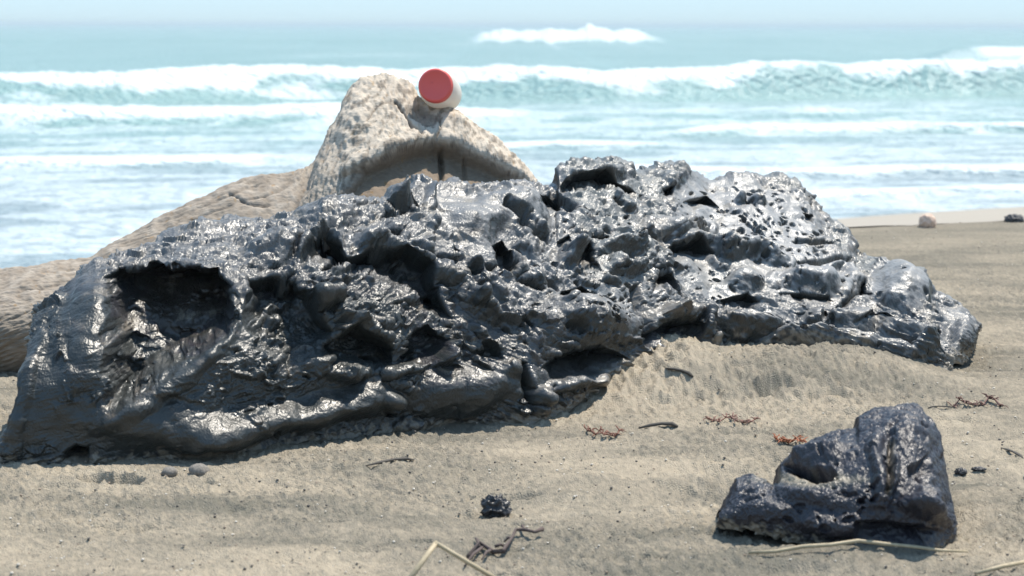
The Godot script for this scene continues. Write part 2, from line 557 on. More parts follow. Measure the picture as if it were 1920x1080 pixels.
func make_sea() -> void:
	var rows := PackedFloat32Array()
	var d := 11.0
	while d < 60.0:
		rows.append(d)
		d *= 1.0030
	while d < 260.0:
		rows.append(d)
		d *= 1.006
	while d < 5000.0:
		rows.append(d)
		d *= 1.05
	var across := PackedFloat32Array()
	for k in 10:
		across.append(-0.29 - pow((10 - k) / 10.0, 2.0) * 2.5)
	var n := 620
	for k in n + 1:
		across.append(-0.29 + 0.58 * k / n)
	for k in 10:
		across.append(0.29 + pow((k + 1) / 10.0, 2.0) * 2.5)
	var nu := across.size()
	var nv := rows.size()
	var p := PackedVector3Array(); p.resize(nu * nv)
	var col := PackedColorArray(); col.resize(nu * nv)
	var n_line := noise(51, 0.06, 3)
	var n_chop := noise(52, 0.55, 4)
	var n_swell := noise(53, 0.05, 2)
	var n_lace := noise(54, 0.8, 4, FastNoiseLite.TYPE_SIMPLEX_SMOOTH, FastNoiseLite.FRACTAL_RIDGED)
	var n_foam := noise(55, 0.35, 5)
	var n_bub := noise(56, 2.6, 4)
	var n_spray := noise(57, 1.1, 4)
	for j in nv:
		var dd := rows[j]
		for i in nu:
			var a := across[i]
			var x := a * dd
			var s := dd - SLOPE * x
			var px := 960.0 + a * F        # only a handle on how far along the beach
			var wob := n_line.get_noise_2d(x, 0.0)
			var wob2 := n_line.get_noise_2d(x * 2.2, 50.0)
			var chop := n_chop.get_noise_2d(x * 0.5, s)
			var bub := n_bub.get_noise_2d(x, s)
			var foam := 0.0
			var h := 0.0
			var off := smoothstep(14.0, 40.0, dd)
			h += 0.035 * chop * off + 0.05 * n_swell.get_noise_2d(x * 0.4, s) * smoothstep(60.0, 100.0, s)
			# the main breaker
			var c2 := 46.6 + 1.3 * wob + 0.35 * wob2
			var t2 := s - c2
			if absf(t2) < 14.0:
				var amp := 0.60 + 0.10 * smoothstep(2.0, 9.0, x) + 0.17 * wob2
				var w2 := hump(t2, lerpf(1.0, 0.65, smoothstep(2.0, 6.0, x)), 3.4)
				h += amp * w2
				var brk := n_spray.get_noise_2d(x, s * 1.2)
				var lip := 0.62 + 0.60 * n_foam.get_noise_2d(x * 0.9, 7.0) + 0.12 * brk
				var curl := smoothstep(3.5, 6.5, x)
				lip += 0.12 * curl
				if t2 < 0.0:
					foam = maxf(foam, smoothstep(lip - 0.05, lip + 0.08, w2))
				else:
					foam = maxf(foam, smoothstep(3.4 + 1.5 * brk, 1.2, t2))
				h += foam * (0.085 * brk + 0.035 * bub) * w2
				# spilled patches on the face
				if t2 < 0.0 and w2 > 0.05:
					foam = maxf(foam, smoothstep(0.18, 0.5, n_foam.get_noise_2d(x * 0.6, s * 1.6 + 30.0)) * lerpf(0.75, 0.3, smoothstep(2.5, 5.5, x)))
			# the low white bore in front of it, strongest on the left
			var c3 := 36.6 + 0.9 * n_line.get_noise_2d(x * 1.4, 90.0)
			var t3 := s - c3
			if absf(t3) < 8.0:
				var str3 := clampf(0.95 - smoothstep(-3.5, 1.5, x) * 0.75 + 0.35 * n_foam.get_noise_2d(x * 0.4, 60.0), 0.0, 1.0)
				var w3 := hump(t3, 0.5, 2.6)
				h += 0.27 * w3 * str3
				var brk := n_spray.get_noise_2d(x * 1.3, s * 1.3)
				var f3 := smoothstep(0.25, 0.6, w3 * (0.9 + 0.5 * brk)) * smoothstep(0.15, 0.5, str3)
				foam = maxf(foam, f3)
				h += f3 * (0.05 * brk + 0.02 * bub)
			# far breaker
			var t1 := s - 184.0 - 2.0 * wob
			if absf(t1) < 40.0:
				var along := smoothstep(-4.0, -1.5, x) * smoothstep(12.6, 9.8, x)
				var w1 := hump(t1, 4.0, 9.0)
				var brk := n_spray.get_noise_2d(x * 0.5, 3.0)
				h += w1 * (0.35 + 0.70 * along * (1.0 + 0.45 * brk + 0.25 * n_spray.get_noise_2d(x * 1.7, s * 0.4)))
				h += along * w1 * 0.45 * exp(-pow((x - 6.3) / 0.8, 2.0)) * (1.0 + brk)
				foam = maxf(foam, along * smoothstep(0.12, 0.4, w1 + 0.35 * brk))
			# breaker coming in on the right
			var t4 := s - 86.0 - 1.2 * wob
			if absf(t4) < 22.0:
				var along := smoothstep(15.2, 17.6, x)
				var w4 := hump(t4, 2.2, 6.0)
				h += w4 * 0.68 * along
				var white := smoothstep(17.6, 18.6, x)
				foam = maxf(foam, white * smoothstep(0.25, 0.6, w4 + 0.1 * chop))
			# small bores over the shallows
			for q in [[30.2, 0.13, 2.5, 9.0, 0.6], [26.0, 0.08, -9.0, -2.2, 0.9], [22.6, 0.10, 1.0, 9.0, 0.5], [19.6, 0.05, 0.5, 9.0, 0.3], [28.2, 0.06, -0.5, 2.0, 0.6]]:
				var t5: float = s - q[0] - 1.8 * n_line.get_noise_2d(x * 2.0, q[0] * 7.0)
				if absf(t5) < 3.0:
					var along := smoothstep(q[2] - 1.5, q[2] + 0.5, x) * smoothstep(q[3] + 1.0, q[3] - 1.0, x)
					var w5 := hump(t5, 0.22, q[4] * 1.8)
					h += q[1] * w5 * along
					foam = maxf(foam, along * smoothstep(0.25, 0.65, w5 + 0.75 * n_foam.get_noise_2d(x * 1.0, s * 1.1) - 0.1))
			# lace left by earlier waves
			if s < 46.0:
				var near := smoothstep(46.0, 40.0, s)
				var f := n_foam.get_noise_2d(x * 0.55, s * 0.8)
				var l := n_lace.get_noise_2d(x * 0.55 + 0.5 * f, s * 0.9)
				var lace := smoothstep(0.15, 0.75, l + 1.2 * f + 0.2) * (0.62 + 0.5 * bub)
				foam = maxf(foam, clampf(lace, 0.0, 0.85) * near * 0.85)
				h += 0.02 * l * off
			else:
				var f2 := n_foam.get_noise_2d(x * 0.10, s * 0.25)
				foam = maxf(foam, smoothstep(0.42, 0.6, f2) * 0.35)
			var y := SEA + h
			p[j * nu + i] = Vector3(x, y, -dd)
			var tint := 0.5 + 0.5 * n_foam.get_noise_2d(x * 0.2, s * 0.12)
			var water := Color(0.185, 0.325, 0.325).lerp(Color(0.25, 0.39, 0.39), tint)
			var shallow := Color(0.26, 0.335, 0.365)
			water = water.lerp(shallow, smoothstep(36.0, 20.0, s))
			col[j * nu + i] = water.lerp(Color(0.70, 0.77, 0.79), clampf(foam, 0.0, 1.0))
	var m := StandardMaterial3D.new()
	m.vertex_color_use_as_albedo = true
	m.roughness = 0.32
	m.metallic_specular = 0.4
	m.uv1_triplanar = true
	m.uv1_world_triplanar = true
	m.uv1_scale = Vector3(0.16, 0.3, 0.3)
	m.heightmap_enabled = true
	m.heightmap_texture = tex(61, 1024, 0.02, 5, 0.0, 1.0)
	m.heightmap_scale = 14.0
	var o := put("sea", grid_mesh(p, nu, nv, col, PackedVector2Array()), m)
	tag(o, "pale turquoise sea with white breakers and foam", "", "", "structure")

# ---------------------------------------------------------------- tar
func tar_material(seed_: int, scale: float) -> StandardMaterial3D:
	var m := StandardMaterial3D.new()
	m.vertex_color_use_as_albedo = true
	m.roughness = 1.0
	m.roughness_texture = tex(seed_, 1024, 0.012, 5, 0.21, 0.62)
	m.metallic_specular = 0.52
	m.uv1_triplanar = true
	m.uv1_scale = Vector3(3.0, 3.0, 3.0) * scale
	m.heightmap_enabled = true
	m.heightmap_texture = tex(seed_ + 1, 1024, 0.07, 5, 0.0, 1.0)
	m.heightmap_scale = 0.11
	return m

var tar_foot: PackedFloat32Array
var chunk_foot: PackedFloat32Array

func make_tar(mat: Material) -> void:
	var b := Body.new()
	b.c0 = 2.0; b.c1 = 1806.0; b.step = 1.75
	b.rows = 300; b.back_rows = 44
	b.lean0 = 66.0; b.lean1 = 34.0; b.lean_w = 230.0
	b.cave = 0.15; b.straight = 0.75; b.dig = 1.25
	b.power = [0, 3.4, 420, 3.2, 800, 2.5, 950, 1.9, 1180, 1.45, 1350, 1.25, 1800, 1.25]; b.belly = 0.03; b.thick = 0.30
	b.foot = [-10, 862, 100, 862, 250, 856, 400, 846, 500, 836, 600, 816, 720, 801, 850, 786, 1000, 781, 1060, 758, 1130, 702, 1180, 672, 1300, 657, 1390, 641, 1480, 645, 1580, 655, 1640, 690, 1700, 697, 1765, 690, 1782, 660, 1830, 655]
	b.crest = [50, 600, 62, 590, 78, 568, 100, 558, 130, 530, 152, 506, 180, 490, 270, 470, 330, 438, 420, 418, 500, 412, 600, 384, 640, 368, 700, 372, 722, 374, 740, 356, 768, 352, 778, 340, 806, 337, 815, 346, 850, 342, 885, 352, 960, 344, 1030, 350, 1042, 346, 1047, 318, 1072, 307, 1110, 305, 1152, 302, 1172, 312, 1186, 322, 1210, 322, 1232, 314, 1252, 305, 1285, 314, 1302, 322, 1330, 341, 1358, 336, 1376, 327, 1420, 326, 1468, 335, 1496, 345, 1520, 366, 1545, 405, 1588, 434, 1606, 478, 1650, 486, 1700, 496, 1738, 512, 1752, 548, 1775, 560, 1800, 572, 1826, 592, 1840, 612]
	tar_foot = b.foot
	b.foot_d = [0, 3.19, 250, 3.21, 400, 3.25, 600, 3.36, 720, 3.44, 850, 3.52, 1000, 3.55, 1180, 3.74, 1300, 3.88, 1480, 3.95, 1640, 3.93, 1765, 3.95, 1830, 4.12]
	b.crest_d = [50, 3.36, 180, 3.40, 300, 3.52, 500, 3.62, 700, 3.72, 900, 3.88, 1100, 4.10, 1220, 4.26, 1340, 4.42, 1480, 4.50, 1580, 4.46, 1680, 4.36, 1740, 4.30, 1840, 4.24]
	b.hollows = [
		[0.058, 14, 456, 532, 500, 522, 556, 530, 585, 580, 640, 640, 600, 680, 540, 712, 480, 660, 452, 590],
		[0.075, 10, 560, 492, 576, 468, 598, 448, 640, 466, 652, 480, 690, 470, 760, 476, 806, 504, 838, 590, 800, 596, 750, 560, 690, 530, 600, 506],
		[0.05, 8, 585, 432, 600, 430, 598, 448, 588, 446],
		[0.04, 8, 500, 432, 536, 428, 540, 446, 510, 447],
		[0.060, 9, 596, 652, 630, 632, 662, 616, 700, 634, 732, 652, 738, 688, 690, 704, 606, 706],
		[0.05, 9, 745, 640, 800, 610, 838, 640, 800, 700, 752, 690],
		[0.055, 8, 770, 560, 822, 548, 850, 600, 820, 622],
		[0.07, 8, 918, 462, 946, 452, 960, 480, 970, 520, 932, 524],
		[0.07, 9, 1002, 370, 1040, 366, 1068, 385, 1076, 402, 1018, 398],
		[0.06, 8, 1040, 452, 1068, 440, 1076, 456, 1048, 470],
		[0.06, 8, 1082, 462, 1104, 456, 1122, 500, 1130, 516, 1086, 506],
		[0.07, 8, 1104, 444, 1140, 440, 1150, 456, 1110, 460],
		[0.09, 8, 1046, 346, 1072, 330, 1120, 328, 1150, 340, 1184, 352, 1212, 372, 1204, 380, 1150, 364, 1090, 362, 1050, 364],
		[0.07, 7, 1236, 352, 1262, 346, 1266, 366, 1254, 376, 1234, 366],
		[0.09, 7, 1284, 378, 1310, 372, 1328, 366, 1350, 392, 1300, 396],
		[0.07, 8, 1254, 458, 1300, 462, 1340, 486, 1310, 498, 1262, 490],
		[0.10, 8, 1222, 528, 1238, 504, 1252, 520, 1268, 548, 1224, 552],
		[0.05, 6, 1100, 560, 1128, 556, 1140, 570, 1118, 576],
		[0.07, 8, 1050, 548, 1090, 536, 1120, 560, 1134, 572, 1080, 570, 1048, 566],
		[0.13, 13, 1010, 690, 1044, 664, 1110, 650, 1160, 662, 1186, 676, 1160, 690, 1122, 704, 1096, 724, 1036, 726],
		[0.10, 11, 1206, 624, 1250, 604, 1300, 606, 1312, 640, 1296, 652, 1214, 654],
		[0.05, 7, 1455, 552, 1500, 548, 1556, 556, 1566, 572, 1500, 576, 1462, 568],
		[0.05, 6, 1600, 546, 1618, 532, 1640, 552, 1632, 562],
		[0.05, 7, 1350, 560, 1400, 548, 1430, 570, 1410, 590, 1360, 586],
		[0.045, 7, 1480, 592, 1530, 584, 1566, 600, 1556, 612, 1490, 606],
		[0.05, 7, 1508, 356, 1524, 366, 1548, 402, 1540, 414, 1518, 396],
		[0.045, 6, 1502, 398, 1526, 400, 1530, 420, 1510, 418],
		[0.04, 8, 1590, 618, 1640, 600, 1690, 622, 1640, 640],
		[0.06, 7, 118, 846, 140, 830, 166, 838, 172, 872, 112, 872],
	]
	b.ridges = [
		[0.012, 34, 186, 512, 178, 560, 168, 640, 176, 700],
		[0.009, 20, 84, 590, 70, 650, 46, 740, 20, 850],
		[0.008, 24, 440, 540, 446, 560, 430, 620, 400, 668],
		[0.012, 18, 420, 660, 350, 706, 270, 760, 180, 806],
		[0.010, 12, 210, 512, 300, 498, 420, 512, 452, 530],
		[0.035, 34, 330, 824, 420, 806, 500, 790, 610, 770, 740, 734],
		[0.022, 12, 596, 646, 640, 622, 668, 610, 730, 646],
		[0.020, 10, 548, 498, 598, 442, 650, 464],
		[0.022, 14, 660, 452, 760, 470, 840, 530, 900, 590],
		[0.022, 15, 600, 560, 640, 600, 740, 612],
		[-0.035, 12, 978, 690, 990, 730, 996, 776],
		[0.030, 13, 1028, 724, 1070, 722, 1126, 706],
		[-0.030, 14, 1190, 540, 1206, 580, 1216, 640],
		[0.030, 18, 1110, 470, 1160, 464, 1214, 474],
		[0.024, 14, 1130, 500, 1180, 506, 1216, 494],
		[0.035, 20, 1220, 428, 1280, 436, 1330, 432],
		[0.030, 15, 1262, 452, 1330, 470, 1380, 478],
		[0.028, 18, 1340, 478, 1420, 470, 1470, 492],
		[0.035, 20, 1450, 524, 1510, 528, 1580, 542],
		[-0.020, 8, 1540, 604, 1580, 572, 1626, 546],
		[-0.018, 7, 1496, 446, 1530, 456, 1574, 452],
		[-0.018, 7, 1500, 500, 1560, 494, 1592, 486],
		[0.040, 23, 1330, 618, 1400, 616, 1480, 630, 1560, 640, 1640, 668, 1700, 684, 1766, 664],
		[0.030, 18, 1490, 598, 1580, 604, 1660, 616, 1740, 632],
		[-0.020, 9, 1400, 640, 1500, 610, 1620, 640, 1720, 650],
		[0.030, 20, 1212, 600, 1260, 590, 1312, 600, 1330, 640],
		[0.026, 15, 1240, 630, 1290, 620, 1330, 640],
		[-0.022, 8, 1640, 560, 1680, 574, 1720, 600],
		[0.022, 12, 700, 700, 780, 690, 840, 660],
		[0.020, 12, 860, 560, 930, 600, 1000, 610],
		[0.020, 10, 740, 360, 760, 380, 740, 400],
		[0.030, 13, 806, 344, 808, 364, 804, 388],
		[0.026, 12, 764, 354, 750, 376, 728, 390],
		[0.018, 12, 860, 480, 900, 520, 960, 560],
		[-0.020, 8, 940, 410, 980, 440, 1020, 450],
		[-0.018, 8, 940, 404, 966, 432, 974, 440],
	]
	b.blobs = [
		[0.060, 1096, 612, 120, 62, 4], [0.025, 725, 746, 27, 25, 0], [0.045, 1692, 540, 66, 52, 14], [0.030, 1812, 628, 34, 36, 0],
		[0.045, 860, 730, 150, 60, -6], [0.024, 300, 806, 210, 62, 10], [0.020, 1400, 525, 40, 26, 0], [0.030, 1072, 478, 34, 26, 10],
		[0.035, 590, 575, 44, 34, 10], [0.03, 640, 690, 70, 30, 0], [0.02, 1120, 330, 80, 22, -4], [0.012, 1262, 332, 40, 22, 0],
		[0.03, 520, 470, 80, 36, -10], [0.03, 620, 410, 80, 34, -6], [0.04, 960, 400, 90, 60, 20], [0.03, 880, 420, 70, 40, 20],
		[0.025, 820, 660, 40, 30, 0],
		[0.02, 770, 800, 34, 20, 0], [0.02, 950, 690, 60, 24, 20], [0.02, 1010, 750, 24, 34, 0], [0.03, 1735, 668, 44, 22, 0],
		[-0.025, 1060, 380, 40, 16, 20], [0.02, 1385, 380, 14, 9, 0], [0.02, 1420, 374, 22, 10, 10],
	]
	b.calm = [
		[0.92, 1410, 415, 175, 88, 22, 1], [0.88, 1490, 510, 140, 58, 12, 1], [0.8, 1330, 520, 90, 40, 20, 1], [0.8, 880, 400, 110, 44, 16, 1], [0.75, 900, 730, 170, 46, -6, 1], [0.9, 1690, 535, 70, 50, 12, 1], [0.85, 1150, 590, 100, 54, 10, 1],
		[0.9, 320, 800, 190, 60, 8, 1], [0.9, 200, 810, 150, 60, 8, 1], [0.85, 600, 765, 150, 40, -12, 1], [0.95, 725, 746, 30, 28, 0, 1], [0.9, 430, 600, 56, 110, 10, 1],
		[0.92, 320, 610, 140, 130, 0, 1], [0.92, 165, 610, 50, 125, 0, 1], [0.7, 1600, 660, 160, 34, 8, 1], [0.7, 990, 400, 60, 34, 30, 1],
		[0.88, 60, 740, 70, 120, 10, 1], [0.7, 1300, 440, 90, 24, 4, 1], [0.6, 1080, 700, 90, 30, 0, 1], [0.6, 920, 440, 50, 60, 20, 1],
		[0.85, 1580, 630, 250, 46, 6, 1], [0.8, 1800, 620, 50, 50, 0, 1],
	]
	rng.seed = 7
	var quiet := func(x: float, y: float) -> bool:
		for s in b.calm:
			var a := deg_to_rad(s[5])
			var u: float = ((x - s[1]) * cos(a) + (y - s[2]) * sin(a)) / s[3]
			var v: float = ((y - s[2]) * cos(a) - (x - s[1]) * sin(a)) / s[4]
			if u * u + v * v < 0.85:
				return true
		return false
	# torn pockets and folds all over the crusty parts
	for k in 170:
		var x := rng.randf_range(430, 1560)
		var y := rng.randf_range(350, 780)
		var big := rng.randf()
		if quiet.call(x, y) and k % 8 > 0:
			continue
		var w := 6.0 + 20.0 * big * big
		var ang := 24.0 if x > 760 else -6.0
		ang += rng.randf_range(-22, 22)
		b.blobs.append([-(0.006 + 0.026 * big * rng.randf()), x, y, w, w * rng.randf_range(0.18, 0.36), ang])
		b.blobs.append([0.003 + 0.007 * big, x + rng.randf_range(-8, 8), y - w * 0.55 - 3.0, w * 1.8, w * 0.4 + 3.0, ang])
	for k in 130:
		var x := rng.randf_range(440, 1700)
		var y := rng.randf_range(370, 760)
		if quiet.call(x, y) and k % 4 > 0:
			continue
		var ln := rng.randf_range(14, 60)
		var a := deg_to_rad((22.0 if x > 760 else -12.0) + rng.randf_range(-16, 16))
		var v := Vector2(cos(a), sin(a)) * ln * 0.5
		var bend := rng.randf_range(-0.25, 0.25) * ln
		b.ridges.append([rng.randf_range(0.005, 0.016), rng.randf_range(4, 10), x - v.x, y - v.y, x, y + bend, x + v.x, y + v.y])
	# gas pits in the smooth skin
	for k in 620:
		var x := rng.randf_range(960, 1780)
		var y := rng.randf_range(340, 690)
		if k % 3 == 0:
			x = rng.randfn(1430, 80); y = rng.randfn(430, 55)
		elif k % 3 == 1 and k % 2 == 0:
			x = rng.randfn(1140, 50); y = rng.randfn(590, 34)
		var r := 1.4 + 2.6 * pow(rng.randf(), 3.0)
		b.blobs.append([-rng.randf_range(0.003, 0.006) - 0.0010 * r, x, y, r * rng.randf_range(1.3, 3.0), r, rng.randf_range(0, 34)])
	var out := build_body(b, work_tar)
	var origin := Vector3(0.05, 0.0, -3.7)
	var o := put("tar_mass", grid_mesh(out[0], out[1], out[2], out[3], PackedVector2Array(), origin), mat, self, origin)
	tag(o, "huge glossy black lump of weathered tar lying along the sand before the log", "tar")

func work_tar(xs: PackedFloat32Array, ys: PackedFloat32Array, p: PackedVector3Array, fine: PackedVector3Array, disp: PackedFloat32Array, still: PackedFloat32Array, col: PackedColorArray, extra: PackedFloat32Array) -> void:
	var big := noise(1, 0.008, 3)
	var craggy := noise(2, 0.020, 4, FastNoiseLite.TYPE_SIMPLEX_SMOOTH, FastNoiseLite.FRACTAL_RIDGED)
	var fold := noise(3, 0.030, 3, FastNoiseLite.TYPE_SIMPLEX_SMOOTH, FastNoiseLite.FRACTAL_RIDGED)
	var crumb2 := noise(10, 0.17, 3, FastNoiseLite.TYPE_SIMPLEX_SMOOTH, FastNoiseLite.FRACTAL_RIDGED)
	var craggy2 := noise(9, 0.010, 3)
	var fibre := noise(4, 0.10, 3)
	var crumb := noise(5, 0.085, 4)
	var dust := noise(6, 0.016, 4)
	var grit := noise(8, 0.35, 2)
	var ca := cos(deg_to_rad(22.0)); var sa := sin(deg_to_rad(22.0))
	var cb := cos(deg_to_rad(-12.0)); var sb := sin(deg_to_rad(-12.0))
	for k in p.size():
		var x := xs[k]
		var y := ys[k]
		var q := p[k] * 1250.0
		var right := smoothstep(650.0, 900.0, x)
		var along := lerpf(q.x * cb - q.y * sb, q.x * ca - q.y * sa, right)
		var down := lerpf(q.y * cb + q.x * sb, q.y * ca + q.x * sa, right)
		var rough := 1.0 - still[k]
		var d := 0.011 * big.get_noise_3dv(q)
		d += (0.0003 + 0.0014 * rough) * craggy.get_noise_3d(along * 0.6, down * 1.4, q.z * 0.7)
		# torn sheets: each swells downwards and breaks off in a sharp lip
		var wv := craggy2.get_noise_3dv(q)
		var ph := -down * 0.026 + 1.5 * wv + 40.0
		var fl := floorf(ph)
		var fr := ph - fl
		var am := smoothstep(0.0, 0.35, dust.get_noise_3d(along * 0.9 + fl * 137.0, down * 0.4, q.z))
		d += (0.0004 + 0.0075 * rough) * am * smoothstep(0.0, 0.9, fr) * (1.0 - smoothstep(0.93, 1.0, fr))
		ph = -down * 0.062 + 1.0 * fold.get_noise_3d(along * 0.5, down, q.z) + along * 0.012 + 80.0
		fl = floorf(ph)
		fr = ph - fl
		am = smoothstep(-0.1, 0.4, dust.get_noise_3d(along * 2.2 + fl * 61.0, down, q.z))
		d += (0.0003 + 0.0019 * rough) * am * smoothstep(0.0, 0.8, fr) * (1.0 - smoothstep(0.82, 1.0, fr))
		d += (0.0005 + 0.0022 * rough) * fold.get_noise_3d(along * 0.26, down * 1.6, q.z * 0.5)
		d += (0.0003 + 0.0007 * rough) * crumb2.get_noise_3dv(q)
		d += (0.0002 + 0.0008 * rough) * crumb.get_noise_3dv(q)
		d += (0.0005 + 0.0012 * rough) * fibre.get_noise_3d(along * 0.14, down, q.z)
		var rope := smoothstep(1150.0, 1300.0, x) * smoothstep(560.0, 610.0, y)
		d += 0.004 * rope * fibre.get_noise_3d(along * 0.10, down * 0.7, q.z * 0.5)
		extra[k] = d
		# hazy sun sheen painted as grey on upward faces of weathered tar, broken by black
		var mottle := dust.get_noise_3d(along * 1.6, down * 3.2, q.z * 2.0) + 0.6 * crumb.get_noise_3d(along * 0.6, down, q.z)
		var sheen := maxf(0.7 * (1.0 - smoothstep(470.0, 560.0, y + 20.0 * mottle)), smoothstep(680.0, 1080.0, x - 0.25 * (y - 400.0))) * smoothstep(0.22, 0.66, fine[k].y + 0.5 * mottle)
		sheen *= 0.62 + 0.38 * still[k]
		var base := Color(0.031, 0.032, 0.034).lerp(Color(0.24, 0.24, 0.238), sheen * (1.0 - 0.55 * smoothstep(540.0, 620.0, y)))
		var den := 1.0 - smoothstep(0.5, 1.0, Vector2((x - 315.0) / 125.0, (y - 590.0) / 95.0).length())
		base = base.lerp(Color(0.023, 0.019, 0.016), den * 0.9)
		# blown sand on flat spots
		var up := fine[k].y
		var dd := dust.get_noise_2d(x, y * 1.6) + 0.35 * grit.get_noise_2d(xs[k], ys[k])
		var dusty := smoothstep(0.28, 0.62, dd) * smoothstep(0.35, 0.8, up + 0.15)
		if x > 1180.0 and x < 1400.0 and y > 405.0 and y < 460.0:
			dusty = maxf(dusty, 0.55 * smoothstep(-0.1, 0.35, dd))
		if y > 575.0 and y < 600.0 and x > 1210.0 and x < 1330.0:
			dusty = maxf(dusty, 0.5)
		if y > 630.0:
			var up_from := poly(tar_foot, x) - y
			dusty = maxf(dusty, 1.5 * smoothstep(13.0, 0.0, up_from + 26.0 * crumb.get_noise_3d(q.x * 0.5, q.y * 0.5, q.z) + 6.0))
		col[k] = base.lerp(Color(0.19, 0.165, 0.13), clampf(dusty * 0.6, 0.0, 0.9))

func make_chunk(mat: Material) -> void:
	var b := Body.new()
	b.c0 = 1344.0; b.c1 = 1796.0; b.step = 1.6
	b.rows = 170; b.back_rows = 40; b.end_cols = 20
	b.lean0 = 10.0; b.lean1 = -10.0; b.lean_w = 120.0
	b.power = [1340, 2.6, 1640, 3.2, 1800, 2.2]; b.belly = 0.02; b.thick = 0.10; b.end_depth = 0.10; b.end_in = 30.0; b.bury = 12.0; b.warp = 5.0; b.blur = 24.0; b.fade = 22.0; b.floor_keep = 0.2; b.dig = 1.0
	b.foot = [1340, 974, 1380, 982, 1420, 988, 1500, 1008, 1600, 1022, 1700, 1030, 1750, 1030, 1790, 1014, 1800, 990]
	b.crest = [1340, 966, 1356, 958, 1372, 925, 1384, 900, 1410, 890, 1436, 900, 1452, 912, 1461, 908, 1466, 872, 1490, 850, 1520, 828, 1560, 811, 1606, 803, 1612, 782, 1640, 766, 1690, 758, 1722, 756, 1735, 772, 1756, 795, 1764, 812, 1772, 860, 1780, 920, 1788, 950, 1797, 968]
	chunk_foot = b.foot
	b.foot_d = [1340, 2.72, 1420, 2.69, 1600, 2.64, 1740, 2.63, 1800, 2.70]
	b.crest_d = [1340, 2.76, 1450, 2.80, 1600, 2.82, 1720, 2.84, 1800, 2.80]
	b.hollows = [
		[0.060, 9, 1462, 868, 1500, 872, 1530, 868, 1560, 880, 1566, 902, 1530, 912, 1490, 896, 1468, 884],
		[0.035, 8, 1520, 872, 1560, 868, 1576, 890, 1560, 906, 1528, 896],
		[0.012, 6, 1390, 936, 1420, 932, 1424, 946, 1396, 950],
		[0.02, 7, 1570, 926, 1606, 918, 1618, 930, 1580, 936],
		[0.03, 14, 1600, 970, 1680, 975, 1760, 985, 1780, 1000, 1740, 1036, 1600, 1030],
		[0.012, 6, 1655, 806, 1680, 812, 1684, 830, 1664, 828],
		[0.016, 7, 1700, 870, 1740, 850, 1758, 890, 1730, 915, 1700, 900],
	]
	b.ridges = [
		[0.007, 18, 1400, 925, 1450, 920, 1500, 926, 1570, 934],
		[0.018, 16, 1470, 862, 1530, 850, 1600, 846],
		[0.012, 16, 1655, 800, 1640, 840, 1650, 900, 1660, 960],
		[0.012, 10, 1680, 850, 1672, 900, 1670, 930],
		[-0.010, 6, 1672, 828, 1668, 880, 1664, 926],
		[0.016, 14, 1700, 940, 1740, 960, 1790, 980],
	]
	b.blobs = [[0.010, 1440, 955, 60, 30, 8], [0.014, 1700, 810, 60, 40, 30], [0.02, 1730, 940, 50, 34, 0], [0.015, 1560, 980, 90, 30, 4]]
	rng.seed = 19
	for k in 70:
		var r := rng.randf_range(2, 9)
		b.blobs.append([-rng.randf_range(0.002, 0.007), rng.randf_range(1370, 1780), rng.randf_range(790, 1010), r * 1.4, r * 0.8, rng.randf_range(-20, 30)])
	var out := build_body(b, work_chunk)
	var origin := at(1580, 1010, 2.72)
	origin.y = 0.0
	var o := put("tar_chunk", grid_mesh(out[0], out[1], out[2], out[3], PackedVector2Array(), origin), mat, self, origin)
	tag(o, "fist sized notched black tar chunk standing alone on sand in the right foreground", "tar")

func work_chunk(xs: PackedFloat32Array, ys: PackedFloat32Array, p: PackedVector3Array, fine: PackedVector3Array, disp: PackedFloat32Array, still: PackedFloat32Array, col: PackedColorArray, extra: PackedFloat32Array) -> void:
	var craggy := noise(12, 0.022, 4, FastNoiseLite.TYPE_SIMPLEX_SMOOTH, FastNoiseLite.FRACTAL_RIDGED)
	var crumb := noise(15, 0.07, 4)
	var tiny := noise(17, 0.2, 3)
	var cell := noise(16, 0.05, 2, FastNoiseLite.TYPE_CELLULAR)
	for k in p.size():
		var x := xs[k]
		var y := ys[k]
		var q := p[k] * 1600.0
		extra[k] = 0.0030 * craggy.get_noise_3dv(q) + 0.0012 * crumb.get_noise_3dv(q) + 0.0022 * cell.get_noise_3dv(q) + 0.0009 * tiny.get_noise_3dv(q)
		var c := Color(0.020, 0.023, 0.028)
		var sandy := smoothstep(26.0, 8.0, absf(y - 897.0) + 0.18 * absf(x - 1520.0) + 5.0 * crumb.get_noise_2d(x, y))
		c = c.lerp(Color(0.24, 0.205, 0.15), sandy * 0.85)
		c = c.lerp(Color(0.24, 0.21, 0.165), 0.9 * smoothstep(14.0, 0.0, poly(chunk_foot, x) - y + 26.0 * crumb.get_noise_3d(q.x * 0.5, q.y * 0.5, q.z) + 8.0))
		var stripe := smoothstep(8.0, 4.0, absf(x - 1672.0 + (y - 830.0) * 0.06)) * smoothstep(824.0, 834.0, y) * smoothstep(932.0, 918.0, y)
		c = c.lerp(Color(0.16, 0.14, 0.115), stripe * 0.7)
		col[k] = c

